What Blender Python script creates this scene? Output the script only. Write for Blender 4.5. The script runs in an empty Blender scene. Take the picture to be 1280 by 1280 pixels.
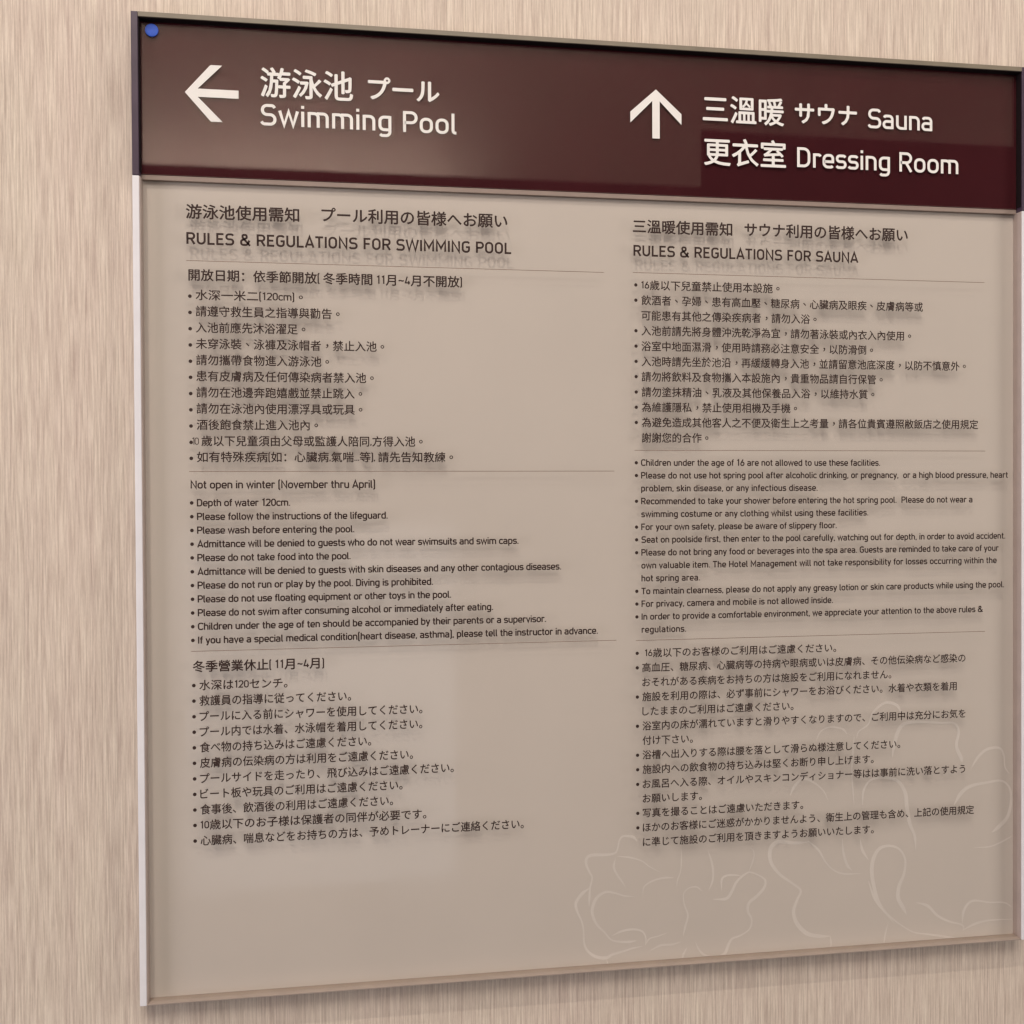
import bpy, bmesh, math, random
import numpy as np
from mathutils import Matrix, Vector
from mathutils.geometry import delaunay_2d_cdt

random.seed(7)
S = bpy.context.scene
COL = S.collection
MM = 0.001
DEPTH = 13.0          # mm, front lip of the sign to the wall
Z0 = 1.20             # m, height of the sign's lower edge

# ------------------------------------------------------------------ camera
cam_data = bpy.data.cameras.new('camera')
cam = bpy.data.objects.new('camera', cam_data)
COL.objects.link(cam)
cx, cy, cz = [0.12963, -0.6534, 0.30579]
right, up, fwd = Vector([0.988489, -0.151203, -0.005173]), Vector([0.006884, 0.010792, 0.999918]), Vector([0.151135, 0.988444, -0.011708])
m = Matrix((right, up, -fwd)).transposed().to_4x4()
m.translation = Vector((cx, cy - DEPTH * MM, cz + Z0))
cam.matrix_world = m
cam_data.sensor_width = 36.0
cam_data.lens = 1300 / 1280 * 36.0
cam_data.clip_start = 0.01
cam_data.clip_end = 50
S.camera = cam

# ------------------------------------------------------------------ world and lamps (an indoor corridor lit by downlights, with added fill lamps)
S.world = bpy.data.worlds.new('World')
S.world.use_nodes = True
bg = S.world.node_tree.nodes['Background']
bg.inputs[0].default_value = (1.0, 0.86, 0.78, 1)
bg.inputs[1].default_value = 0.025

def aim(o, target):
    d = Vector(target) - o.location
    o.rotation_euler = d.to_track_quat('-Z', 'Y').to_euler()

def lamp(name, kind, loc, target, power, colour, size, size_y=None, cone=None, blend=0.5):
    L = bpy.data.lights.new(name, kind)
    L.energy = power
    L.color = colour
    o = bpy.data.objects.new(name, L)
    COL.objects.link(o)
    o.location = loc
    aim(o, target)
    if kind == 'AREA':
        L.shape = 'RECTANGLE'
        L.size = size
        L.size_y = size_y or size
    else:
        L.shadow_soft_size = size
        if kind == 'SPOT':
            L.spot_size = math.radians(cone)
            L.spot_blend = blend
    return o

WARM = (1.0, 0.90, 0.79)
lamp('downlight', 'SPOT', (-0.45, -1.5, Z0 + 2.90), (0.25, 0, Z0 + 0.42), 118, WARM, 0.02, cone=50, blend=0.9)
lamp('downlight', 'SPOT', (0.45, -1.25, Z0 + 2.95), (0.30, 0, Z0 + 0.40), 30, WARM, 0.03, cone=50, blend=0.9)
lamp('overhead_fill', 'AREA', (0.1, -1.75, Z0 + 2.0), (0.25, 0, Z0 + 0.4), 36, (1.0, 0.91, 0.83), 1.9, 0.8)  # added soft fill, kept above what the cover sheets mirror
lamp('doorway_light', 'AREA', (0.05, -2.05, Z0 - 0.22), (0.05, 0, Z0 - 0.22), 1.15, (0.86, 0.92, 1.0), 0.68, 0.92)
lamp('side_fill', 'AREA', (-2.3, -1.3, Z0 + 0.1), (0.3, 0, Z0 + 0.1), 32, (1.0, 0.92, 0.96), 1.0, 1.8)  # unseen fill added at the left to lift the lower wall
lamp('side_fill', 'AREA', (2.7, -1.5, Z0 + 0.4), (0.3, 0, Z0 + 0.3), 30, (1.0, 0.90, 0.83), 1.0, 1.8)  # matching fill added at the right, thins the shade under the sign
lamp('bulkhead_fill', 'AREA', (-0.05, -1.86, Z0 + 1.06), (-0.05, -1.98, Z0 + 1.5), 6.0, (1.0, 0.86, 0.80), 0.9, 0.06)  # added strip, brightens the bulkhead's lower edge for the header's reflection

S.view_settings.view_transform = 'Standard'
S.view_settings.look = 'None'
S.view_settings.exposure = 0.0
S.view_settings.gamma = 1.0
S.cycles.transparent_max_bounces = 16
S.cycles.filter_width = 1.4

# ------------------------------------------------------------------ materials
def new_mat(name):
    M = bpy.data.materials.new(name)
    M.use_nodes = True
    nt = M.node_tree
    return M, nt, nt.nodes['Principled BSDF']

def plain(name, col, rough=0.5, metallic=0.0, spec=0.5, vary=0.06, scale=60.0, bump=0.0):
    M, nt, b = new_mat(name)
    b.inputs['Roughness'].default_value = rough
    b.inputs['Metallic'].default_value = metallic
    b.inputs['Specular IOR Level'].default_value = spec
    tc = nt.nodes.new('ShaderNodeTexCoord')
    n = nt.nodes.new('ShaderNodeTexNoise')
    n.inputs['Scale'].default_value = scale
    n.inputs['Detail'].default_value = 4
    nt.links.new(tc.outputs['Object'], n.inputs['Vector'])
    r = nt.nodes.new('ShaderNodeValToRGB')
    r.color_ramp.elements[0].position = 0.3
    r.color_ramp.elements[1].position = 0.7
    r.color_ramp.elements[0].color = tuple(c * (1 - vary) for c in col) + (1,)
    r.color_ramp.elements[1].color = tuple(min(1, c * (1 + vary)) for c in col) + (1,)
    nt.links.new(n.outputs['Fac'], r.inputs['Fac'])
    nt.links.new(r.outputs['Color'], b.inputs['Base Color'])
    if bump:
        bm_ = nt.nodes.new('ShaderNodeBump')
        bm_.inputs['Strength'].default_value = bump
        bm_.inputs['Distance'].default_value = 0.0002
        nt.links.new(n.outputs['Fac'], bm_.inputs['Height'])
        nt.links.new(bm_.outputs['Normal'], b.inputs['Normal'])
    return M

def wallpaper():
    """Cream wall covering with fine vertical threads."""
    M, nt, b = new_mat('striated_wallcovering')
    N, L = nt.nodes.new, nt.links.new
    tc = N('ShaderNodeTexCoord')
    def streak(sx, sz, detail, seed):
        mp = N('ShaderNodeMapping')
        mp.inputs['Scale'].default_value = (sx, 1, sz)
        mp.inputs['Location'].default_value = (seed, seed * 2.3, seed * 0.7)
        L(tc.outputs['Object'], mp.inputs['Vector'])
        n = N('ShaderNodeTexNoise')
        n.inputs['Scale'].default_value = 1.0
        n.inputs['Detail'].default_value = detail
        n.inputs['Roughness'].default_value = 0.6
        L(mp.outputs['Vector'], n.inputs['Vector'])
        return n.outputs['Fac']
    def stretch(s, lo, hi):
        r = N('ShaderNodeMapRange')
        r.inputs['From Min'].default_value = lo
        r.inputs['From Max'].default_value = hi
        L(s, r.inputs['Value'])
        return r.outputs['Result']
    fine = stretch(streak(900, 30, 3, 1.3), 0.34, 0.66)
    mid = stretch(streak(380, 11, 3, 5.1), 0.34, 0.66)
    grain = stretch(streak(1500, 420, 3, 7.7), 0.3, 0.7)
    wide = stretch(streak(60, 2.2, 2, 9.7), 0.3, 0.7)
    blotch = stretch(streak(14, 5, 2, 3.3), 0.3, 0.7)
    def mix(fac, a, c):
        mx = N('ShaderNodeMix')
        mx.data_type = 'RGBA'
        if isinstance(fac, float): mx.inputs['Factor'].default_value = fac
        else: L(fac, mx.inputs['Factor'])
        for k, v in (('A', a), ('B', c)):
            sock = [i for i in mx.inputs if i.name == k and i.type == 'RGBA'][0]
            if isinstance(v, tuple): sock.default_value = v + (1,)
            else: L(v, sock)
        return [o for o in mx.outputs if o.type == 'RGBA'][0]
    c1 = mix(fine, (0.28, 0.21, 0.18), (0.84, 0.755, 0.65))
    c2 = mix(mid, (0.41, 0.31, 0.28), (0.77, 0.69, 0.575))
    c3 = mix(wide, (0.57, 0.455, 0.39), (0.65, 0.57, 0.46))
    c4 = mix(blotch, (0.61, 0.48, 0.42), (0.61, 0.545, 0.44))
    c5 = mix(grain, (0.50, 0.42, 0.34), (0.80, 0.69, 0.57))
    a = mix(0.34, c1, c2)
    a = mix(0.2, a, c5)
    a = mix(0.14, a, c3)
    a = mix(0.18, a, c4)
    L(a, b.inputs['Base Color'])
    b.inputs['Roughness'].default_value = 0.75
    b.inputs['Specular IOR Level'].default_value = 0.25
    bp = N('ShaderNodeBump')
    bp.inputs['Strength'].default_value = 0.35
    bp.inputs['Distance'].default_value = 0.0003
    L(fine, bp.inputs['Height'])
    L(bp.outputs['Normal'], b.inputs['Normal'])
    return M

def clear_acrylic(name, tint, f0, rough):
    """Transparent sheet with an even-handed Schlick reflection (no refraction: the sheet is thin)."""
    M = bpy.data.materials.new(name)
    M.use_nodes = True
    nt = M.node_tree
    nt.nodes.clear()
    N, L = nt.nodes.new, nt.links.new
    out = N('ShaderNodeOutputMaterial')
    mx = N('ShaderNodeMixShader')
    tr = N('ShaderNodeBsdfTransparent')
    tr.inputs[0].default_value = tint + (1,)
    gl = N('ShaderNodeBsdfGlossy')
    gl.inputs['Roughness'].default_value = rough
    # faint smudges and wipe marks: uneven gloss
    tc = N('ShaderNodeTexCoord')
    sm = N('ShaderNodeTexNoise'); sm.inputs['Scale'].default_value = 14; sm.inputs['Detail'].default_value = 6
    sm.inputs['Distortion'].default_value = 1.2
    L(tc.outputs['Object'], sm.inputs['Vector'])
    rr = N('ShaderNodeMapRange')
    rr.inputs['From Min'].default_value = 0.35; rr.inputs['From Max'].default_value = 0.7
    rr.inputs['To Min'].default_value = rough; rr.inputs['To Max'].default_value = rough * 3.2
    L(sm.outputs['Fac'], rr.inputs['Value']); L(rr.outputs['Result'], gl.inputs['Roughness'])
    g = N('ShaderNodeNewGeometry')
    dot = N('ShaderNodeVectorMath'); dot.operation = 'DOT_PRODUCT'
    L(g.outputs['Incoming'], dot.inputs[0]); L(g.outputs['Normal'], dot.inputs[1])
    ab = N('ShaderNodeMath'); ab.operation = 'ABSOLUTE'; L(dot.outputs['Value'], ab.inputs[0])
    om = N('ShaderNodeMath'); om.operation = 'SUBTRACT'; om.inputs[0].default_value = 1; L(ab.outputs[0], om.inputs[1])
    pw = N('ShaderNodeMath'); pw.operation = 'POWER'; L(om.outputs[0], pw.inputs[0]); pw.inputs[1].default_value = 5
    ml = N('ShaderNodeMath'); ml.operation = 'MULTIPLY_ADD'
    L(pw.outputs[0], ml.inputs[0]); ml.inputs[1].default_value = 1 - f0; ml.inputs[2].default_value = f0
    L(ml.outputs[0], mx.inputs[0]); L(tr.outputs[0], mx.inputs[1]); L(gl.outputs[0], mx.inputs[2])
    L(mx.outputs[0], out.inputs['Surface'])
    return M

M_WALL = wallpaper()
M_BACK = plain('warm_beige_print', (0.605, 0.555, 0.515), 0.6, spec=0.1, vary=0.02, scale=9)
M_BEIGE_EDGE = plain('beige_inner_edge', (0.34, 0.275, 0.235), 0.5)
M_LINING = plain('mauve_lining', (0.44, 0.36, 0.33), 0.5)
M_SEAM = plain('tan_seam', (0.28, 0.215, 0.185), 0.5)
M_MAROON = plain('maroon_print', (0.050, 0.008, 0.012), 0.6, spec=0.05, vary=0.08, scale=20)
M_DARK = plain('dark_purple_paint', (0.055, 0.035, 0.06), 0.35, vary=0.15, scale=80)
M_BLACK = plain('blackened_inner_edge', (0.012, 0.007, 0.008), 0.7, spec=0.1)
M_WHITE = plain('satin_aluminium_paint', (0.74, 0.73, 0.76), 0.4, vary=0.03, scale=80)
M_TOP = plain('grey_olive_metal', (0.20, 0.17, 0.125), 0.45, vary=0.08, scale=80)
M_INK = plain('dark_brown_ink', (0.035, 0.018, 0.015), 0.7, spec=0.3, vary=0.2, scale=300)
M_WHITE_INK = plain('white_ink', (0.78, 0.76, 0.73), 0.6, spec=0.3, vary=0.02, scale=100)
M_RULE = plain('thin_grey_ink', (0.22, 0.165, 0.13), 0.7)
M_FLOWER = plain('pale_print', (0.685, 0.64, 0.605), 0.6, vary=0.05, scale=40)
M_BLUE = plain('blue_gloss', (0.02, 0.085, 0.50), 0.6, vary=0.15, scale=300)
M_SHEET = clear_acrylic('clear_acrylic', (0.985, 0.98, 0.97), 0.040, 0.035)
M_SHEET_H = clear_acrylic('clear_acrylic_header', (0.985, 0.98, 0.97), 0.045, 0.012)

# ------------------------------------------------------------------ object helpers
def link_mesh(name, verts, faces, mat, parent=None, loc=(0, 0, 0)):
    me = bpy.data.meshes.new(name)
    me.from_pydata(verts, [], faces)
    me.update()
    me.materials.append(mat)
    o = bpy.data.objects.new(name, me)
    COL.objects.link(o)
    o.parent = parent
    o.location = loc
    return o

def box(name, x0, x1, d0, d1, z0, z1, mat, parent=None, bevel=0.0):
    """Box in sign millimetres: x, depth behind the front lip, height; its own origin at its centre."""
    c = Vector(((x0 + x1) / 2, (d0 + d1) / 2 - DEPTH, (z0 + z1) / 2)) * MM
    bm = bmesh.new()
    bmesh.ops.create_cube(bm, size=1)
    for v in bm.verts:
        v.co = Vector((v.co.x * (x1 - x0), v.co.y * (d1 - d0), v.co.z * (z1 - z0))) * MM
    if bevel:
        bmesh.ops.bevel(bm, geom=bm.edges[:], offset=bevel * MM, segments=2, affect='EDGES', profile=0.5)
    me = bpy.data.meshes.new(name)
    bm.to_mesh(me)
    bm.free()
    me.materials.append(mat)
    o = bpy.data.objects.new(name, me)
    COL.objects.link(o)
    o.parent = parent
    o.location = c if parent is None or parent is SIGN else c - parent.location
    return o

# ------------------------------------------------------------------ wall and the bulkhead opposite it
def structure(name, x0, x1, y0, y1, z0, z1, mat):
    vs = [(x, y, z) for x in (x0, x1) for y in (y0, y1) for z in (z0, z1)]
    fs = [(0, 1, 3, 2), (4, 6, 7, 5), (0, 4, 5, 1), (2, 3, 7, 6), (0, 2, 6, 4), (1, 5, 7, 3)]
    o = link_mesh(name, vs, fs, mat)
    o['kind'] = 'structure'
    return o

wall = structure('wall', -2.6, 3.2, 0.0, 0.12, -0.4, 3.6, M_WALL)
# seen only as a reflection in the brown header: the wall above the opening across the corridor
structure('bulkhead', -2.4, 1.045, -2.018, -2.0, Z0 + 1.133, Z0 + 2.3, M_WALL)
structure('bulkhead', 1.045, 2.6, -2.018, -2.0, Z0 + 1.284, Z0 + 2.3, M_WALL)

# ------------------------------------------------------------------ the sign
W, H = 588.0, 600.0
SEAM = 504.0
LIP_L, LIP_R = 4.0, 584.0
SIGN = bpy.data.objects.new('wall_sign', None)
COL.objects.link(SIGN)
SIGN.empty_display_size = 0.1
SIGN.location = (0, 0, Z0)
SIGN['label'] = 'large square swimming pool and sauna rules sign, beige with dark brown header, mounted on wallpaper'
SIGN['category'] = 'sign'

box('side_rail', 0, LIP_L, 0, 12.0, 0, SEAM - 2.2, M_WHITE, SIGN, 0.35)
box('side_rail', LIP_R, W, 0, 12.0, 0, SEAM - 2.2, M_WHITE, SIGN, 0.35)
h1 = box('header_rail', 0, LIP_L, 0, 12.0, SEAM - 2.0, H, M_DARK, SIGN, 0.35)
h2 = box('header_rail', LIP_R, W, 0, 12.0, SEAM - 2.0, H, M_DARK, SIGN, 0.35)
box('top_rail', LIP_L + 0.02, LIP_R - 0.02, 0.05, 12.0, H - 3.0, H, M_TOP, SIGN, 0.2)
# linings of the shallow tray behind the cover sheets
box('header_lining', LIP_L + 0.05, LIP_R - 0.05, 0.9, 5.9, H - 3.5, H - 3.05, M_BLACK, SIGN)
box('header_lining', LIP_R - 0.5, LIP_R - 0.05, 0.9, 5.9, SEAM + 1.0, H - 3.6, M_BLACK, SIGN)
box('header_lining', LIP_L + 0.05, LIP_L + 0.5, 0.9, 5.9, SEAM + 1.0, H - 3.6, M_BLACK, SIGN)
box('tray_lining', LIP_R - 0.5, LIP_R - 0.05, 0.6, 8.9, 0.9, SEAM - 2.4, M_LINING, SIGN)
box('tray_lining', LIP_L + 0.05, LIP_L + 0.5, 0.6, 8.9, 0.9, SEAM - 2.4, M_LINING, SIGN)
box('divider', LIP_L + 0.05, LIP_R - 0.05, 6.2, 8.9, SEAM - 2.8, SEAM + 0.2, M_SEAM, SIGN, 0.15)
box('bottom_ledge', LIP_L + 0.05, LIP_R - 0.05, 0.3, 11.9, 0, 0.8, M_BEIGE_EDGE, SIGN, 0.1)
HEAD = box('header_back', LIP_L + 0.05, LIP_R - 0.05, 6.0, 11.8, SEAM + 0.3, H - 3.1, M_MAROON, SIGN)
BACK = box('back_panel', LIP_L + 0.05, LIP_R - 0.05, 9.0, 11.8, 0.85, SEAM - 2.9, M_BACK, SIGN)
HSHEET = box('header_cover', LIP_L + 0.55, LIP_R - 0.55, 4.6, 5.8, SEAM + 0.3, H - 3.6, M_SHEET_H, SIGN)
SHEET = box('cover_sheet', LIP_L + 0.55, LIP_R - 0.55, 4.1, 6.1, 0.85, SEAM - 2.9, M_SHEET, SIGN)
# small feet between the tray and the wall
for fx in (60, 292, 524):
    for fz in (60, 540):
        box('mounting_pad', fx - 12, fx + 12, 11.9, 13.0, fz - 12, fz + 12, M_BLACK, SIGN, 0.1)

# ------------------------------------------------------------------ lettering
# Latin letters: strokes of even width along rounded polylines. Units: 1000 to the em, capital height 712.
# A point is (x, y) or (x, y, corner radius); a leading 'o' closes the path.
G = {
 ' ': (230, []),
 '.': (170, [[(84, 0), (84, 100)]]), ',': (175, [[(92, 100), (92, 20), (60, -70)]]), ':': (190, [[(94, 0), (94, 100)], [(94, 380), (94, 480)]]),
 '-': (330, [[(40, 300), (290, 300)]]), '~': (560, [[(60, 290), (150, 360, 60), (390, 290, 60), (500, 350)]]),
 '(': (240, [[(200, 770), (90, 740, 90), (90, -90, 90), (200, -120)]]), ')': (240, [[(40, 770), (150, 740, 90), (150, -90, 90), (40, -120)]]),
 '&': (640, [[(600, 0), (170, 480, 60), (150, 668, 90), (400, 668, 90), (400, 480, 80), (74, 300, 90), (74, 44, 130), (440, 44, 150), (560, 330)]]),
 'a': (478, [[(72, 410), (110, 472, 70), (386, 472, 120), (386, 0)], [(386, 272), (62, 272, 110), (62, 44, 110), (386, 44)]]),
 'b': (490, [[(84, 0), (84, 712)], [(84, 472), (412, 472, 140), (412, 44, 140), (84, 44)]]),
 'c': (430, [[(392, 400), (350, 472, 80), (74, 472, 150), (74, 44, 150), (350, 44, 80), (392, 116)]]),
 'd': (490, [[(406, 0), (406, 712)], [(406, 472), (78, 472, 140), (78, 44, 140), (406, 44)]]),
 'e': (480, [[(84, 240), (408, 240), (408, 472, 150), (74, 472, 150), (74, 44, 150), (360, 44, 70), (402, 90)]]),
 'f': (285, [[(130, 0), (130, 668, 100), (272, 668)], [(20, 472), (262, 472)]]),
 'g': (490, [[(406, 516), (406, -156, 130), (130, -156, 60), (84, -110)], [(406, 472), (78, 472, 140), (78, 44, 140), (406, 44)]]),
 'h': (484, [[(84, 0), (84, 712)], [(84, 472), (400, 472, 140), (400, 0)]]),
 'i': (168, [[(84, 0), (84, 516)], [(84, 612), (84, 712)]]),
 'k': (435, [[(84, 0), (84, 712)], [(370, 516), (96, 210)], [(190, 300), (390, 0)]]),
 'l': (215, [[(84, 712), (84, 44, 80), (196, 44)]]),
 'm': (752, [[(84, 0), (84, 516)], [(84, 472), (376, 472, 130), (376, 0)], [(330, 472), (668, 472, 130), (668, 0)]]),
 'n': (484, [[(84, 0), (84, 516)], [(84, 472), (400, 472, 140), (400, 0)]]),
 'o': (488, [['o', (74, 44, 150), (74, 472, 150), (414, 472, 150), (414, 44, 150)]]),
 'p': (490, [[(84, -200), (84, 516)], [(84, 472), (412, 472, 140), (412, 44, 140), (84, 44)]]),
 'q': (490, [[(406, -200), (406, 516)], [(406, 472), (78, 472, 140), (78, 44, 140), (406, 44)]]),
 'r': (345, [[(84, 0), (84, 516)], [(84, 472), (280, 472, 90), (322, 420)]]),
 's': (432, [[(376, 420), (330, 472, 70), (66, 472, 104), (66, 262, 100), (372, 262, 100), (372, 44, 104), (90, 44, 70), (44, 98)]]),
 't': (300, [[(128, 670), (128, 44, 90), (276, 44)], [(20, 472), (268, 472)]]),
 'u': (484, [[(84, 516), (84, 44, 140), (400, 44)], [(400, 0), (400, 516)]]),
 'v': (430, [[(44, 516), (215, 20), (386, 516)]]),
 'w': (660, [[(44, 516), (186, 30), (330, 500), (474, 30), (616, 516)]]),
 'x': (430, [[(50, 516), (380, 0)], [(380, 516), (50, 0)]]),
 'y': (430, [[(44, 516), (222, 20)], [(388, 516), (180, -120, 60), (80, -156)]]),
 'z': (410, [[(50, 472), (350, 472), (60, 44), (370, 44)]]),
 'A': (560, [[(44, 0), (280, 690), (516, 0)], [(110, 190), (450, 190)]]),
 'C': (545, [[(490, 560), (450, 668, 120), (84, 668, 190), (84, 44, 190), (450, 44, 120), (490, 152)]]),
 'D': (575, [['o', (92, 44), (92, 668), (486, 668, 200), (486, 44, 200)]]),
 'E': (500, [[(460, 668), (92, 668), (92, 44), (460, 44)], [(92, 362), (410, 362)]]),
 'F': (480, [[(450, 668), (92, 668), (92, 0)], [(92, 352), (400, 352)]]),
 'G': (565, [[(484, 580), (440, 668, 110), (84, 668, 190), (84, 44, 190), (484, 44, 190), (484, 345), (290, 345)]]),
 'H': (590, [[(92, 0), (92, 712)], [(498, 0), (498, 712)], [(92, 360), (498, 360)]]),
 'I': (184, [[(92, 0), (92, 712)]]),
 'L': (470, [[(92, 712), (92, 44), (450, 44)]]),
 'M': (704, [[(92, 0), (92, 680), (352, 220), (612, 680), (612, 0)]]),
 'N': (594, [[(92, 0), (92, 690), (502, 22), (502, 712)]]),
 'O': (570, [['o', (84, 44, 195), (84, 668, 195), (486, 668, 195), (486, 44, 195)]]),
 'P': (535, [[(92, 0), (92, 668), (480, 668, 165), (480, 325, 165), (92, 325)]]),
 'R': (560, [[(92, 0), (92, 668), (484, 668, 165), (484, 335, 165), (92, 335)], [(300, 335), (500, 0)]]),
 'S': (545, [[(470, 590), (420, 668, 90), (76, 668, 150), (76, 362, 150), (474, 362, 150), (474, 44, 150), (100, 44, 90), (44, 122)]]),
 'T': (510, [[(16, 668), (494, 668)], [(255, 668), (255, 0)]]),
 'U': (574, [[(86, 712), (86, 44, 195), (488, 44, 195), (488, 712)]]),
 'W': (810, [[(46, 712), (210, 24), (405, 690), (600, 24), (764, 712)]]),
 '0': (500, [['o', (78, 44, 170), (78, 668, 170), (422, 668, 170), (422, 44, 170)]]),
 '1': (420, [[(110, 590), (262, 690), (262, 0)]]),
 '2': (500, [[(76, 560), (76, 668, 150), (420, 668, 160), (420, 420, 120), (80, 44), (440, 44)]]),
 '4': (520, [[(240, 712), (80, 150), (490, 150)], [(370, 330), (370, 0)]]),
 '6': (510, [[(330, 712), (78, 280, 120), (78, 44, 150), (430, 44, 150), (430, 400, 150), (130, 400)]]),
}
LATIN_W = 90

def rounded(path):
    closed = path[0] == 'o'
    pts = path[1:] if closed else path
    n = len(pts)
    out = []
    for i, p in enumerate(pts):
        r = p[2] if len(p) > 2 else 0
        v = Vector((p[0], p[1]))
        if r == 0 or (not closed and i in (0, n - 1)):
            out.append(v)
            continue
        a = (Vector(pts[i - 1][:2]) - v)
        c = (Vector(pts[(i + 1) % n][:2]) - v)
        la, lc = a.length, c.length
        a.normalize(); c.normalize()
        ang = a.angle(c)
        t = r / math.tan(ang / 2)
        t = min(t, la * 0.5 if (closed or 0 < i - 1) else la * 0.98, lc * 0.5 if (closed or i + 1 < n - 1) else lc * 0.98)
        r2 = t * math.tan(ang / 2)
        p0, p1 = v + a * t, v + c * t
        cen = v + (a + c).normalized() * (r2 / math.sin(ang / 2))
        s0, s1 = p0 - cen, p1 - cen
        tot = s0.angle_signed(s1)
        k = 6
        for j in range(k + 1):
            th = -tot * j / k
            out.append(cen + Vector((s0.x * math.cos(th) - s0.y * math.sin(th), s0.x * math.sin(th) + s0.y * math.cos(th))))
    res = [out[0]]
    for q in out[1:]:
        if (q - res[-1]).length > 1.0: res.append(q)
    if closed and (res[0] - res[-1]).length < 1.0: res.pop()
    return res, closed

def ribbon(pts, closed, widths):
    """Left and right points of a mitred ribbon."""
    n = len(pts)
    vs, fs = [], []
    for i in range(n):
        a = pts[i] - pts[i - 1] if (i > 0 or closed) else pts[1] - pts[0]
        b = pts[(i + 1) % n] - pts[i] if (i < n - 1 or closed) else a
        a, b = a.normalized(), b.normalized()
        na, nb = Vector((-a.y, a.x)), Vector((-b.y, b.x))
        mt = (na + nb)
        mt = mt.normalized() if mt.length > 1e-6 else na
        k = min(1 / max(mt.dot(na), 0.3), 2.4)
        w = widths[i] / 2 if isinstance(widths, list) else widths / 2
        vs += [pts[i] + mt * w * k, pts[i] - mt * w * k]
    for i in range(n if closed else n - 1):
        j = (i + 1) % n
        fs.append((2 * i, 2 * i + 1, 2 * j + 1, 2 * j))
    return vs, fs

_latin = {}
def latin(ch, weight):
    key = (ch, weight)
    if key not in _latin:
        adv, paths = G[ch]
        vs, fs = [], []
        for li, p in enumerate(paths):
            pts, closed = rounded(p)
            v, f = ribbon(pts, closed, LATIN_W * weight)
            o = len(vs)
            vs += [(q.x / 1000, q.y / 1000, li) for q in v]
            fs += [tuple(i + o for i in t) for t in f]
        _latin[key] = (adv / 1000, vs, fs)
    return _latin[key]

_curve = bpy.data.curves.new('glyph_source', 'FONT')
_curve.resolution_u = 3
_curve.fill_mode = 'NONE'
_src = bpy.data.objects.new('glyph_source', _curve)
COL.objects.link(_src)
_cjk = {}
def fill_outline(me):
    """Fill the closed outlines of a glyph by the non-zero winding rule."""
    nxt = {}
    P = np.array([(v.co.x, v.co.y - 0.38) for v in me.vertices])
    E = np.array([tuple(e.vertices) for e in me.edges])
    if len(E) == 0: return [], []
    # orient each loop by walking it in vertex order
    adj = {}
    for a, b in E:
        adj.setdefault(int(a), []).append(int(b)); adj.setdefault(int(b), []).append(int(a))
    seen, D = set(), []
    for st in sorted(adj):
        if st in seen: continue
        cur, prev = st, None
        nb = sorted(adj[st])
        cur_next = st + 1 if st + 1 in nb else nb[0]
        seen.add(st); D.append((st, cur_next)); prev, cur = st, cur_next
        while cur != st:
            seen.add(cur)
            n2 = [q for q in adj[cur] if q != prev]
            if not n2: break
            D.append((cur, n2[0])); prev, cur = cur, n2[0]
    D = np.array(D)
    vo, eo, fo, *_ = delaunay_2d_cdt([Vector(p) for p in P], [tuple(map(int, e)) for e in E], [], 0, 1e-5, False)
    V = np.array([(v.x, v.y) for v in vo])
    F = np.array([f for f in fo if len(f) == 3])
    cen = V[F].mean(axis=1)
    A, B = P[D[:, 0]], P[D[:, 1]]
    cx_, cy_ = cen[:, 0:1], cen[:, 1:2]
    side = (B[:, 0] - A[:, 0]) * (cy_ - A[:, 1]) - (cx_ - A[:, 0]) * (B[:, 1] - A[:, 1])
    up_ = (A[:, 1] <= cy_) & (B[:, 1] > cy_) & (side > 0)
    dn_ = (A[:, 1] > cy_) & (B[:, 1] <= cy_) & (side < 0)
    wind = up_.sum(1) - dn_.sum(1)
    return [tuple(map(float, v)) for v in V], [tuple(map(int, f)) for f in F[wind != 0]]

def cjk(ch, bold):
    key = (ch, bold)
    if key not in _cjk:
        _curve.body = ch
        dg = bpy.context.evaluated_depsgraph_get()
        dg.update()
        me = _src.evaluated_get(dg).to_mesh()
        base, polys = fill_outline(me)
        vs, fs = [], []
        # strokes thickened by printing the glyph a few times, each pass a hair above the last
        passes = [(0, 0)] if not bold else [(bold, 0), (-bold, 0), (0, bold), (0, -bold)]
        for li, (ox, oy) in enumerate(passes):
            fs += [tuple(i + len(vs) for i in p) for p in polys]
            vs += [(a + ox, b + oy, li) for a, b in base]
        _cjk[key] = (1.0, vs, fs)
    return _cjk[key]

KANA_NARROW = 'ー'
def lay_out(text, em, cap, bold, weight, centred_stops, gap=0.0):
    """Glyph run in mm with x from 0; y centred on the line."""
    vs, fs, x = [], [], 0.0
    first = None
    xmax = 0.0
    for ch in text:
        o = len(vs)
        if ch in G and ch.isascii():
            k = cap / 0.712
            adv, gv, gf = latin(ch, weight)
            if ch == ' ' and em: adv *= 1.0
            pts = [(x + a * k, (b - 0.356) * k, c) for a, b, c in gv]
            x += adv * k + gap
        else:
            adv, gv, gf = cjk(ch, bold)
            sx = sy = 0.0
            if ch in '。、，' and centred_stops:
                sx, sy = 0.30, 0.28
            if ch == '：': sx = 0.0
            pts = [(x + (a + sx) * em, (b + sy) * em, c) for a, b, c in gv]
            x += adv * em
        vs += pts
        fs += [tuple(i + o for i in t) for t in gf]
        if pts:
            xmax = max(xmax, max(q[0] for q in pts))
            if first is None: first = min(q[0] for q in pts)
    return [(a - first, b, c) for a, b, c in vs], fs, xmax - first

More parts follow.
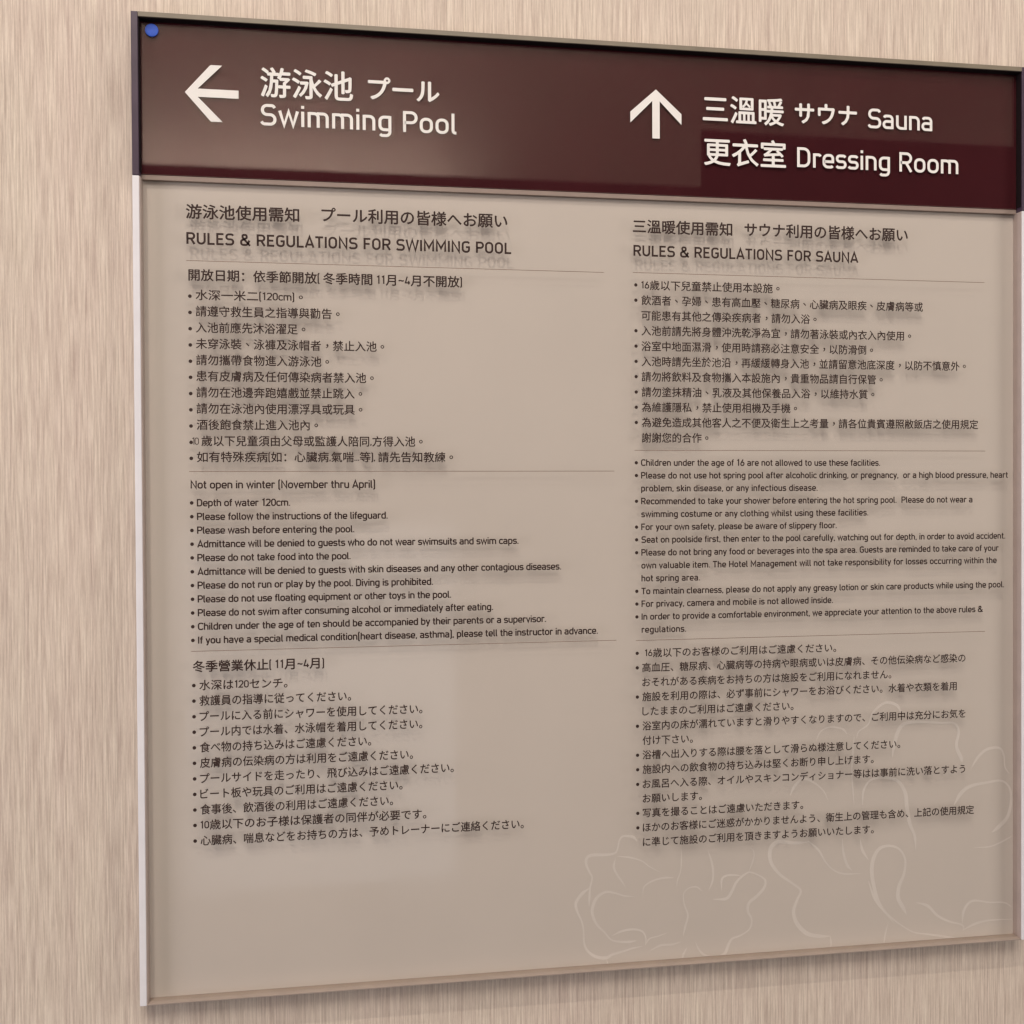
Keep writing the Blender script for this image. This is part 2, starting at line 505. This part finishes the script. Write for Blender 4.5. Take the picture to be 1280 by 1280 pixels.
RATIO = []
def print_text(name, text, x0, z, x1, em, cap, depth, mat, parent, bold=0.0, weight=1.0, centred_stops=False, label=None):
    vs, fs, w = lay_out(text, em, cap, bold, weight, centred_stops)
    if not em:                                            # Latin lines: mostly letter spacing, a little stretch
        want = (x1 - x0) / min(max((x1 - x0) / w, 0.96), 1.03)
        vs, fs, w = lay_out(text, em, cap, bold, weight, centred_stops, (want - w) / max(len(text) - 1, 1))
    k = (x1 - x0) / w
    RATIO.append((round(k, 2), text[:12]))
    co = [(a * k * MM, -c * 0.02 * MM, b * MM) for a, b, c in vs]
    loc = Vector((x0, depth - DEPTH, z)) * MM - (parent.location if parent is not SIGN else Vector())
    o = link_mesh(name, co, fs, mat, parent, loc)
    if label: o['label'] = label
    return o

# one row per printed line: text, left x, centre height, right x, em (mm), bullet x or None
LINES = [
    ('水深一米二(120cm)。', 35.6, 431.8, 99.9, 6.9, 32.3),
    ('請遵守救生員之指導與勸告。', 35.6, 421.9, 122.3, 6.9, 32.3),
    ('入池前應先沐浴濯足。', 35.6, 412.0, 101.3, 6.9, 32.3),
    ('未穿泳裝、泳褲及泳帽者，禁止入池。', 35.6, 402.1, 149.7, 6.9, 32.3),
    ('請勿攜帶食物進入游泳池。', 35.6, 392.2, 115.6, 6.9, 32.3),
    ('患有皮膚病及任何傳染病者禁入池。', 35.6, 382.4, 143.1, 6.9, 32.3),
    ('請勿在池邊奔跑嬉戲並禁止跳入。', 35.6, 372.5, 135.9, 6.9, 32.3),
    ('請勿在泳池內使用漂浮具或玩具。', 35.6, 362.6, 135.9, 6.9, 32.3),
    ('酒後飽食禁止進入池內。', 35.6, 352.7, 108.6, 6.9, 32.3),
    ('歲以下兒童須由父母或監護人陪同,方得入池。', 38.3, 342.8, 173.4, 6.9, 32.3),
    ('如有特殊疾病(如：心臟病,氣喘...等), 請先告知教練。', 35.6, 333.0, 192.6, 6.9, 32.3),
    ('Depth of water 120cm.', 35.3, 305.0, 91.2, 4.35, 32.3),
    ('Please follow the instructions of the lifeguard.', 35.3, 296.6, 151.2, 4.35, 32.3),
    ('Please wash before entering the pool.', 35.3, 288.2, 130.4, 4.35, 32.3),
    ('Admittance will be denied to guests who do not wear swimsuits and swim caps.', 35.3, 279.8, 234.3, 4.35, 32.3),
    ('Please do not take food into the pool.', 35.3, 271.4, 128.0, 4.35, 32.3),
    ('Admittance will be denied to guests with skin diseases and any other contagious diseases.', 35.3, 262.9, 262.0, 4.35, 32.3),
    ('Please do not run or play by the pool. Diving is prohibited.', 35.3, 254.5, 179.4, 4.35, 32.3),
    ('Please do not use floating equipment or other toys in the pool.', 35.3, 246.1, 190.8, 4.35, 32.3),
    ('Please do not swim after consuming alcohol or immediately after eating.', 35.3, 237.7, 217.6, 4.35, 32.3),
    ('Children under the age of ten should be accompanied by their parents or a supervisor.', 35.3, 229.3, 252.0, 4.35, 32.3),
    ('If you have a special medical condition(heart disease, asthma), please tell the instructor in advance.', 35.3, 220.9, 286.1, 4.35, 32.3),
    ('水深は120センチ。', 35.8, 193.2, 88.8, 6.7, 32.6),
    ('救護員の指導に従ってください。', 35.8, 183.7, 127.7, 6.7, 32.6),
    ('プールに入る前にシャワーを使用してください。', 35.8, 174.1, 172.2, 6.7, 32.6),
    ('プール内では水着、水泳帽を着用してください。', 35.8, 164.6, 172.1, 6.7, 32.6),
    ('食べ物の持ち込みはご遠慮ください。', 35.8, 155.0, 140.0, 6.7, 32.6),
    ('皮膚病の伝染病の方は利用をご遠慮ください。', 35.8, 145.5, 166.1, 6.7, 32.6),
    ('プールサイドを走ったり、飛び込みはご遠慮ください。', 35.8, 135.9, 191.9, 6.7, 32.6),
    ('ビート板や玩具のご利用はご遠慮ください。', 35.8, 126.4, 159.4, 6.7, 32.6),
    ('食事後、飲酒後の利用はご遠慮ください。', 35.8, 116.8, 153.4, 6.7, 32.6),
    ('10歳以下のお子様は保護者の同伴が必要です。', 35.8, 107.3, 174.3, 6.7, 32.6),
    ('心臓病、喘息などをお持ちの方は、予めトレーナーにご連絡ください。', 35.8, 97.7, 236.8, 6.7, 32.6),
    ('16歲以下兒童禁止使用本設施。', 315.9, 445.1, 410.7, 6.8, 312.3),
    ('飲酒者、孕婦、患有高血壓、糖尿病、心臟病及眼疾、皮膚病等或', 315.9, 435.2, 513.2, 6.8, 312.3),
    ('可能患有其他之傳染疾病者，請勿入浴。', 315.9, 425.3, 436.7, 6.8, None),
    ('入池前請先將身體沖洗乾淨為宜，請勿著泳裝或內衣入內使用。', 315.9, 415.4, 504.6, 6.8, 312.3),
    ('浴室中地面濕滑，使用時請務必注意安全，以防滑倒。', 315.9, 405.4, 477.0, 6.8, 312.3),
    ('入池時請先坐於池沿，再緩緩轉身入池，並請留意池底深度，以防不慎意外。', 315.9, 395.5, 544.8, 6.8, 312.3),
    ('請勿將飲料及食物攜入本設施內，貴重物品請自行保管。', 315.9, 385.6, 483.9, 6.8, 312.3),
    ('請勿塗抹精油、乳液及其他保養品入浴，以維持水質。', 315.9, 375.6, 477.9, 6.8, 312.3),
    ('為維護隱私，禁止使用相機及手機。', 315.9, 365.7, 422.8, 6.8, 312.3),
    ('為避免造成其他客人之不便及衛生上之考量，請各位貴賓遵照敝飯店之使用規定', 315.9, 355.8, 553.9, 6.8, 312.3),
    ('謝謝您的合作。', 315.9, 345.8, 361.2, 6.8, None),
    ('Children under the age of 16 are not allowed to use these facilities.', 315.3, 329.6, 482.0, 4.15, 312.2),
    ('Please do not use hot spring pool after alcoholic drinking, or pregnancy,  or a high blood pressure, heart', 315.3, 321.3, 576.1, 4.15, 312.2),
    ('problem, skin disease, or any infectious disease.', 315.3, 312.9, 437.2, 4.15, None),
    ('Recommended to take your shower before entering the hot spring pool.  Please do not wear a', 315.3, 304.5, 549.7, 4.15, 312.2),
    ('swimming costume or any clothing whilst using these facilities.', 315.3, 296.1, 473.4, 4.15, None),
    ('For your own safety, please be aware of slippery floor.', 315.3, 287.7, 450.8, 4.15, 312.2),
    ('Seat on poolside first, then enter to the pool carefully, watching out for depth, in order to avoid accident.', 315.3, 279.4, 574.2, 4.15, 312.2),
    ('Please do not bring any food or beverages into the spa area. Guests are reminded to take care of your', 315.3, 271.0, 569.4, 4.15, 312.2),
    ('own valuable item. The Hotel Management will not take responsibility for losses occurring within the', 315.3, 262.6, 567.8, 4.15, None),
    ('hot spring area.', 315.3, 254.2, 355.1, 4.15, None),
    ('To maintain clearness, please do not apply any greasy lotion or skin care products while using the pool.', 315.3, 245.8, 573.3, 4.15, 312.2),
    ('For privacy, camera and mobile is not allowed inside.', 315.3, 237.5, 448.0, 4.15, 312.2),
    ('In order to provide a comfortable environment, we appreciate your attention to the above rules &', 315.3, 229.1, 557.5, 4.15, 312.2),
    ('regulations.', 315.3, 220.7, 345.5, 4.15, None),
    ('16歳以下のお客様のご利用はご遠慮ください。', 317.5, 205.3, 450.3, 6.4, 312.3),
    ('高血圧、糖尿病、心臓病等の持病や眼病或いは皮膚病、その他伝染病など感染の', 315.6, 195.8, 544.5, 6.4, 312.3),
    ('おそれがある疾病をお持ちの方は施設をご利用になれません。', 315.6, 186.2, 490.0, 6.4, None),
    ('施設を利用の際は、必ず事前にシャワーをお浴びください。水着や衣類を着用', 315.6, 176.7, 538.0, 6.4, 312.3),
    ('したままのご利用はご遠慮ください。', 315.6, 167.2, 419.9, 6.4, None),
    ('浴室内の床が濡れていますと滑りやすくなりますので、ご利用中は充分にお気を', 315.6, 157.6, 544.5, 6.4, 312.3),
    ('付け下さい。', 315.6, 148.1, 349.9, 6.4, None),
    ('浴槽へ出入りする際は腰を落として滑らぬ様注意してください。', 315.6, 138.6, 496.4, 6.4, 312.3),
    ('施設内への飲食物の持ち込みは堅くお断り申し上げます。', 315.6, 129.1, 477.1, 6.4, 312.3),
    ('お風呂へ入る際、オイルやスキンコンディショナー等はは事前に洗い落とすよう', 315.6, 119.5, 544.3, 6.4, 312.3),
    ('お願いします。', 315.6, 110.0, 356.0, 6.4, None),
    ('写真を撮ることはご遠慮いただきます。', 315.6, 100.5, 426.6, 6.4, 312.3),
    ('ほかのお客様にご迷惑がかかりませんよう、衛生上の管理も含め、上記の使用規定', 315.6, 91.0, 550.8, 6.4, 312.3),
    ('に準じて施設のご利用を頂きますようお願いいたします。', 315.6, 81.4, 477.1, 6.4, None),
]
# headings and captions: text, left x, centre height, right x, em or cap height, stroke
HEADINGS = [
    ('游泳池使用需知', 30.3, 482.4, 98.1, 9.4, 0.0),
    ('プール利用の皆様へお願い', 111.5, 483.3, 228.2, 9.6, 0.0),
    ('RULES & REGULATIONS FOR SWIMMING POOL', 30.5, 466.1, 230.5, 7.0, 0.1),
    ('開放日期：依季節開放( 冬季時間 11月~4月不開放)', 31.5, 443.9, 198.9, 7.6, 0.0),
    ('Not open in winter (November thru April)', 31.7, 316.1, 143.5, 4.8, 0.1),
    ('冬季營業休止( 11月~4月)', 32.0, 204.8, 111.2, 7.4, 0.0),
    ('三溫暖使用需知', 310.4, 483.1, 378.0, 9.4, 0.0),
    ('サウナ利用の皆様へお願い', 386.3, 483.5, 502.2, 9.6, 0.0),
    ('RULES & REGULATIONS FOR SAUNA', 310.8, 467.3, 466.5, 6.9, 0.1),
]
TITLES = [
    ('游泳池', 75.1, 563.4, 131.5, 19.4),
    ('プール', 140.6, 563.1, 185.4, 15.6),
    ('Swimming Pool', 74.9, 543.5, 195.9, 13.0),
    ('三溫暖', 358.1, 561.9, 414.4, 19.4),
    ('サウナ', 421.8, 562.2, 465.9, 15.4),
    ('Sauna', 473.5, 561.2, 520.4, 13.0),
    ('更衣室', 358.8, 533.9, 415.6, 19.2),
    ('Dressing Room', 423.4, 532.9, 539.5, 13.0),
]
# thin separating lines: left x, right x, height
RULES = [(30.4, 291.0, 452.5), (30.9, 297.5, 324.1), (31.2, 298.4, 214.1), (310.3, 558.5, 453.0), (311.0, 559.2, 337.6), (311.5, 559.1, 213.6)]
# arrows: tip x, tip height, shaft length, head width, pointing left?
ARROWS = [(30.3, 554.8, 1), (326.4, 572.4, 0)]
# blossom outlines printed on the back panel (mm)
BLOSSOM_SMALL = [
    [(313.3,80.4),(310.1,83.5),(303.8,84.3),(301.2,81.7),(299.7,75.6),(297.4,73.3),(291.1,72.7),(283.5,73.1),(279.5,71.6),(278.7,67.6),(281.0,61.9),(282.8,58.1),(281.3,52.0),(280.9,45.9),(280.6,39.8)],
    [(280.9,51.4),(275.9,48.1),(271.8,42.2),(272.7,36.6),(275.5,30.2),(276.8,24.0),(277.2,15.3),(280.1,9.6),(285.7,5.8),(292.0,4.8),(295.8,6.6),(303.4,8.3),(309.8,9.9),(316.2,10.7)],
    [(311.2,44.0),(303.6,45.1),(298.5,47.0),(292.2,48.3),(286.5,45.5),(283.6,40.8),(282.7,34.7),(285.8,27.1),(290.8,21.8),(294.6,17.2),(298.4,15.3),(306.0,14.3),(312.4,14.7)],
    [(295.9,19.0),(302.2,21.6),(309.9,22.4),(316.2,20.7),(318.8,16.2),(318.4,11.2)],
    [(318.4,11.2),(321.3,15.4),(327.7,16.8),(334.1,18.8)],
    [(299.9,71.3),(308.8,69.9),(316.4,67.2),(321.5,63.2),(329.1,59.0)],
    [(298.6,70.1),(297.3,64.6),(299.2,59.6),(302.4,55.1),(305.5,49.9)],
    [(343.3,73.2),(343.3,64.4),(342.6,58.2),(340.7,53.4),(340.0,48.4)],
    [(361.5,72.2),(364.1,64.5),(365.3,56.9),(364.7,50.7),(362.0,44.5)],
    [(357.5,44.8),(353.6,47.8),(348.4,47.3),(344.8,43.7),(345.2,36.8),(347.7,29.2),(345.8,21.8),(344.4,15.6)],
    [(365.3,38.7),(374.4,38.7),(378.4,43.5),(381.7,49.6),(387.6,54.3),(391.5,55.3),(398.1,52.4),(401.8,49.0),(400.7,44.0),(395.4,38.7),(390.2,34.6),(389.5,29.0),(392.1,23.7),(390.8,17.5),(384.8,13.5),(378.3,11.4),(375.6,7.2),(373.0,1.7),(366.5,-0.6),(360.0,1.4),(355.4,5.5),(352.8,11.3)],
    [(371.2,44.0),(371.2,51.5),(374.5,54.1),(380.4,54.1),(384.9,53.2)],
    [(390.2,56.0),(393.5,64.1),(393.5,69.7),(390.3,72.4)],
    [(316.9,42.4),(317.6,49.8),(324.0,53.8),(331.7,55.2),(338.1,54.8)],
    [(321.3,7.3),(329.0,10.5),(336.7,10.5),(343.1,12.0)],
    [(347.0,7.9),(344.4,3.1),(343.1,-1.8)],
    [(292.0,3.8),(292.8,1.3),(293.3,-1.3)],
]
BLOSSOM_LARGE = [
    [(432.9,73.5),(422.7,73.3),(410.9,74.7),(405.5,70.2),(405.8,61.4),(411.7,53.0),(421.0,46.0),(426.9,40.8),(424.3,34.5),(421.8,26.7),(424.3,18.4),(431.1,11.5),(439.6,9.0),(448.1,8.4)],
    [(448.1,8.4),(448.6,3.8),(448.1,-1.0)],
    [(432.0,74.4),(439.7,67.5),(444.8,59.1),(450.8,53.1),(458.5,50.2),(470.5,49.8)],
    [(456.8,74.6),(457.6,64.9),(460.2,56.6),(463.6,52.3)],
    [(469.7,73.9),(471.4,65.7),(475.7,59.0)],
    [(494.8,13.7),(485.2,25.8),(480.9,35.8),(478.3,49.0),(479.2,58.8),(483.5,65.8),(490.5,67.6),(498.3,65.0),(502.7,57.4),(501.8,47.6),(498.3,39.7),(497.4,31.5),(500.9,24.8),(503.6,19.7)],
    [(475.7,44.3),(480.9,30.9),(489.6,20.6),(498.3,13.5),(508.8,7.0),(521.1,4.5),(533.5,2.0),(544.2,-0.4)],
    [(510.6,27.4),(519.4,24.4),(526.5,17.3),(535.3,12.6),(545.1,9.5),(546.0,5.3)],
    [(545.1,10.3),(546.0,18.5),(549.6,24.1),(554.9,25.9),(565.7,23.9),(576.5,23.2),(582.9,19.5)],
    [(546.0,6.1),(554.9,9.7),(565.7,11.4),(582.9,11.1)],
    [(490.4,15.6),(487.8,6.0),(486.9,-0.5)],
    [(419.4,105.6),(422.8,111.9),(428.7,116.4),(436.4,113.6),(443.2,107.7),(446.6,101.1)],
    [(438.1,141.8),(441.5,148.1),(448.4,150.7),(456.9,149.1),(460.3,145.7)],
    [(467.2,142.2),(468.9,147.0),(475.8,151.6),(479.3,159.6),(488.0,165.8),(496.7,163.8),(500.2,157.2)],
    [(465.5,143.9),(464.6,132.6),(463.7,119.7),(464.6,106.7),(465.4,96.9)],
    [(471.5,96.6),(472.3,106.3),(477.5,113.4),(487.9,114.5),(497.5,111.6),(502.8,103.2),(504.0,93.3),(506.2,81.8),(509.7,73.4),(510.6,63.5)],
    [(493.2,128.1),(494.9,137.8),(498.4,147.5),(503.7,151.4),(515.9,151.7),(530.0,150.4),(538.9,150.0),(542.5,144.1),(540.7,134.3),(544.2,125.9),(545.1,122.6)],
    [(551.4,117.4),(556.7,125.4),(563.9,130.9),(572.9,131.4),(576.5,126.2),(577.4,117.9),(581.0,112.8)],
    [(538.9,93.2),(544.2,101.2),(551.4,105.8),(563.9,107.7),(574.7,108.4),(581.0,102.8),(581.9,92.8),(579.2,82.9),(572.9,76.6),(567.5,72.8)],
    [(553.1,62.8),(565.7,62.9),(574.7,65.7),(582.8,69.4)],
]

def is_cjk(t):
    return any(not c.isascii() for c in t)

# white header titles
for t, x0, z, x1, em in TITLES:
    if is_cjk(t):
        print_text('title_lettering', t, x0, z, x1, em, em * 0.6, 4.5, M_WHITE_INK, HSHEET, bold=(0.024 if 'ー' in t or 'サ' in t else 0.015))
    else:
        print_text('title_lettering', t, x0, z, x1, 0, em, 4.5, M_WHITE_INK, HSHEET, weight=1.1)

def arrow(tx, tz, left):
    L, Wd, t, cut = 31.8, 34.4, 5.0, 0
    # outline with the tip at the origin, pointing left
    hw = Wd / 2
    s = t / math.sqrt(2) * 2
    # chevron arms at 45-ish degrees with ends cut square to the shaft
    ax = 15.2
    pts = [(0, 0), (ax, hw), (ax + 7.0, hw), (7.6, t / 2), (L, t / 2), (L, -t / 2), (7.6, -t / 2), (ax + 7.0, -hw), (ax, -hw)]
    faces = [(0, 1, 2, 3), (0, 3, 6), (3, 4, 5, 6), (0, 6, 7, 8)]
    if left: co = [(a, 0, b) for a, b in pts]
    else: co = [(-b, 0, -a) for a, b in pts]
    loc = Vector((tx, 4.5 - DEPTH, tz)) * MM - HSHEET.location
    o = link_mesh('arrow', [tuple(c * MM for c in q) for q in co], faces, M_WHITE_INK, HSHEET, loc)
    o['label'] = 'white arrow pointing left' if left else 'white arrow pointing up'
for a in ARROWS: arrow(*a)

# headings and captions on the rules panel
TEXT_D = 4.0
for t, x0, z, x1, em, st in HEADINGS:
    if is_cjk(t):
        print_text('heading_lettering', t, x0, z, x1, em, em * 0.66, TEXT_D, M_INK, SHEET, bold=0.022, weight=1.3, centred_stops=True)
    else:
        print_text('heading_lettering', t, x0, z, x1, 0, em, TEXT_D, M_INK, SHEET, weight=1.42)

# the house rules, one object a line
dot_vs = [(math.cos(i * math.tau / 16) * 1.12 * MM, 0, math.sin(i * math.tau / 16) * 1.12 * MM) for i in range(16)]
dot_me = bpy.data.meshes.new('bullet')
dot_me.from_pydata(dot_vs, [], [tuple(range(16))])
dot_me.materials.append(M_INK)
for t, x0, z, x1, em, bx in LINES:
    if is_cjk(t):
        print_text('text_line', t, x0, z, x1, em, em * 0.66, TEXT_D, M_INK, SHEET, bold=0.017, weight=1.3,
                   centred_stops=('の' not in t and 'は' not in t and 'に' not in t and 'く' not in t and 'け' not in t and 'い' not in t and 'チ' not in t))
    else:
        print_text('text_line', t, x0, z, x1, 0, em, TEXT_D, M_INK, SHEET, weight=1.5)
    if bx is not None:
        b = bpy.data.objects.new('bullet', dot_me)
        COL.objects.link(b)
        b.parent = SHEET
        zb = z - (0.9 if (is_cjk(t) and x0 < 100 and z > 320) else 0.1)
        b.location = Vector((bx, TEXT_D - DEPTH, zb)) * MM - SHEET.location
    if t.startswith('歲以下'):   # the digits squeezed in over the bullet
        print_text('text_line', '10', bx + 0.6, z - 0.2, bx + 4.6, 0, 4.4, TEXT_D - 0.1, M_INK, SHEET, weight=0.9)

for x0, x1, z in RULES:
    h = 0.42
    link_mesh('rule_line', [(0, 0, -h / 2 * MM), ((x1 - x0) * MM, 0, -h / 2 * MM), ((x1 - x0) * MM, 0, h / 2 * MM), (0, 0, h / 2 * MM)],
              [(0, 1, 2, 3)], M_RULE, SHEET, Vector((x0, TEXT_D - DEPTH, z)) * MM - SHEET.location)

# pale blossom outlines on the back panel
def smooth(pts, closed=False, k=5):
    P = [Vector(p) for p in pts]
    P = [P[0] * 2 - P[1]] + P + [P[-1] * 2 - P[-2]]
    out = []
    for i in range(1, len(P) - 2):
        for j in range(k):
            t = j / k
            out.append(0.5 * ((2 * P[i]) + (P[i + 1] - P[i - 1]) * t + (2 * P[i - 1] - 5 * P[i] + 4 * P[i + 1] - P[i + 2]) * t * t
                              + (3 * P[i] - P[i - 1] - 3 * P[i + 1] + P[i + 2]) * t ** 3))
    out.append(P[-2])
    return out

def blossom(curves, wmax, label):
    vs, fs = [], []
    for ci, c in enumerate(curves):
        pts = smooth(c)
        n = len(pts)
        ph = random.random() * 6
        wd = wmax * (1.0 if n > 45 else 0.7)
        ws = [wd * (0.5 + 0.5 * (0.5 + 0.5 * math.sin(ph + i * 0.16))) * min(1, (i + 1) / 5, (n - i) / 5) for i in range(n)]
        v, f = ribbon(pts, False, ws)
        o = len(vs)
        vs += [(min(q.x, LIP_R - 0.6), -ci * 0.004, max(q.y, 1.0)) for q in v]
        fs += [tuple(i + o for i in t) for t in f]
    cx_ = sum(v[0] for v in vs) / len(vs)
    cz_ = sum(v[2] for v in vs) / len(vs)
    o = link_mesh('blossom_outline', [((a - cx_) * MM, b * MM, (c - cz_) * MM) for a, b, c in vs], fs, M_FLOWER, BACK,
                  Vector((cx_, 8.95 - DEPTH, cz_)) * MM - BACK.location)
    o['label'] = label
blossom(BLOSSOM_SMALL, 2.1, 'smaller pale blossom outline')
blossom(BLOSSOM_LARGE, 2.8, 'larger pale blossom outline by the right rail')

bpy.data.objects.remove(_src)

# ------------------------------------------------------------------ blue dot stuck in the header's corner
bm = bmesh.new()
bmesh.ops.create_uvsphere(bm, u_segments=28, v_segments=14, radius=3.9 * MM)
bmesh.ops.delete(bm, geom=[v for v in bm.verts if v.co.z < -1e-6], context='VERTS')
for v in bm.verts:
    v.co.z *= 0.08
rim = [e for e in bm.edges if e.is_boundary]
ret = bmesh.ops.extrude_edge_only(bm, edges=rim)
for g in ret['geom']:
    if isinstance(g, bmesh.types.BMVert): g.co.z -= 0.5 * MM
bmesh.ops.rotate(bm, verts=bm.verts, cent=(0, 0, 0), matrix=Matrix.Rotation(math.radians(90), 3, 'X'))
me = bpy.data.meshes.new('sticker')
bm.to_mesh(me); bm.free()
for p in me.polygons: p.use_smooth = True
me.materials.append(M_BLUE)
dot = bpy.data.objects.new('sticker', me)
COL.objects.link(dot)
dot.location = ((11.9 - 0.6) * MM, (4.05 - DEPTH) * MM, Z0 + (590.6 + 0.2) * MM)
dot['label'] = 'small round glossy blue dot stuck in the upper left corner of the brown header'
dot['category'] = 'sticker'

print('RATIO', RATIO)
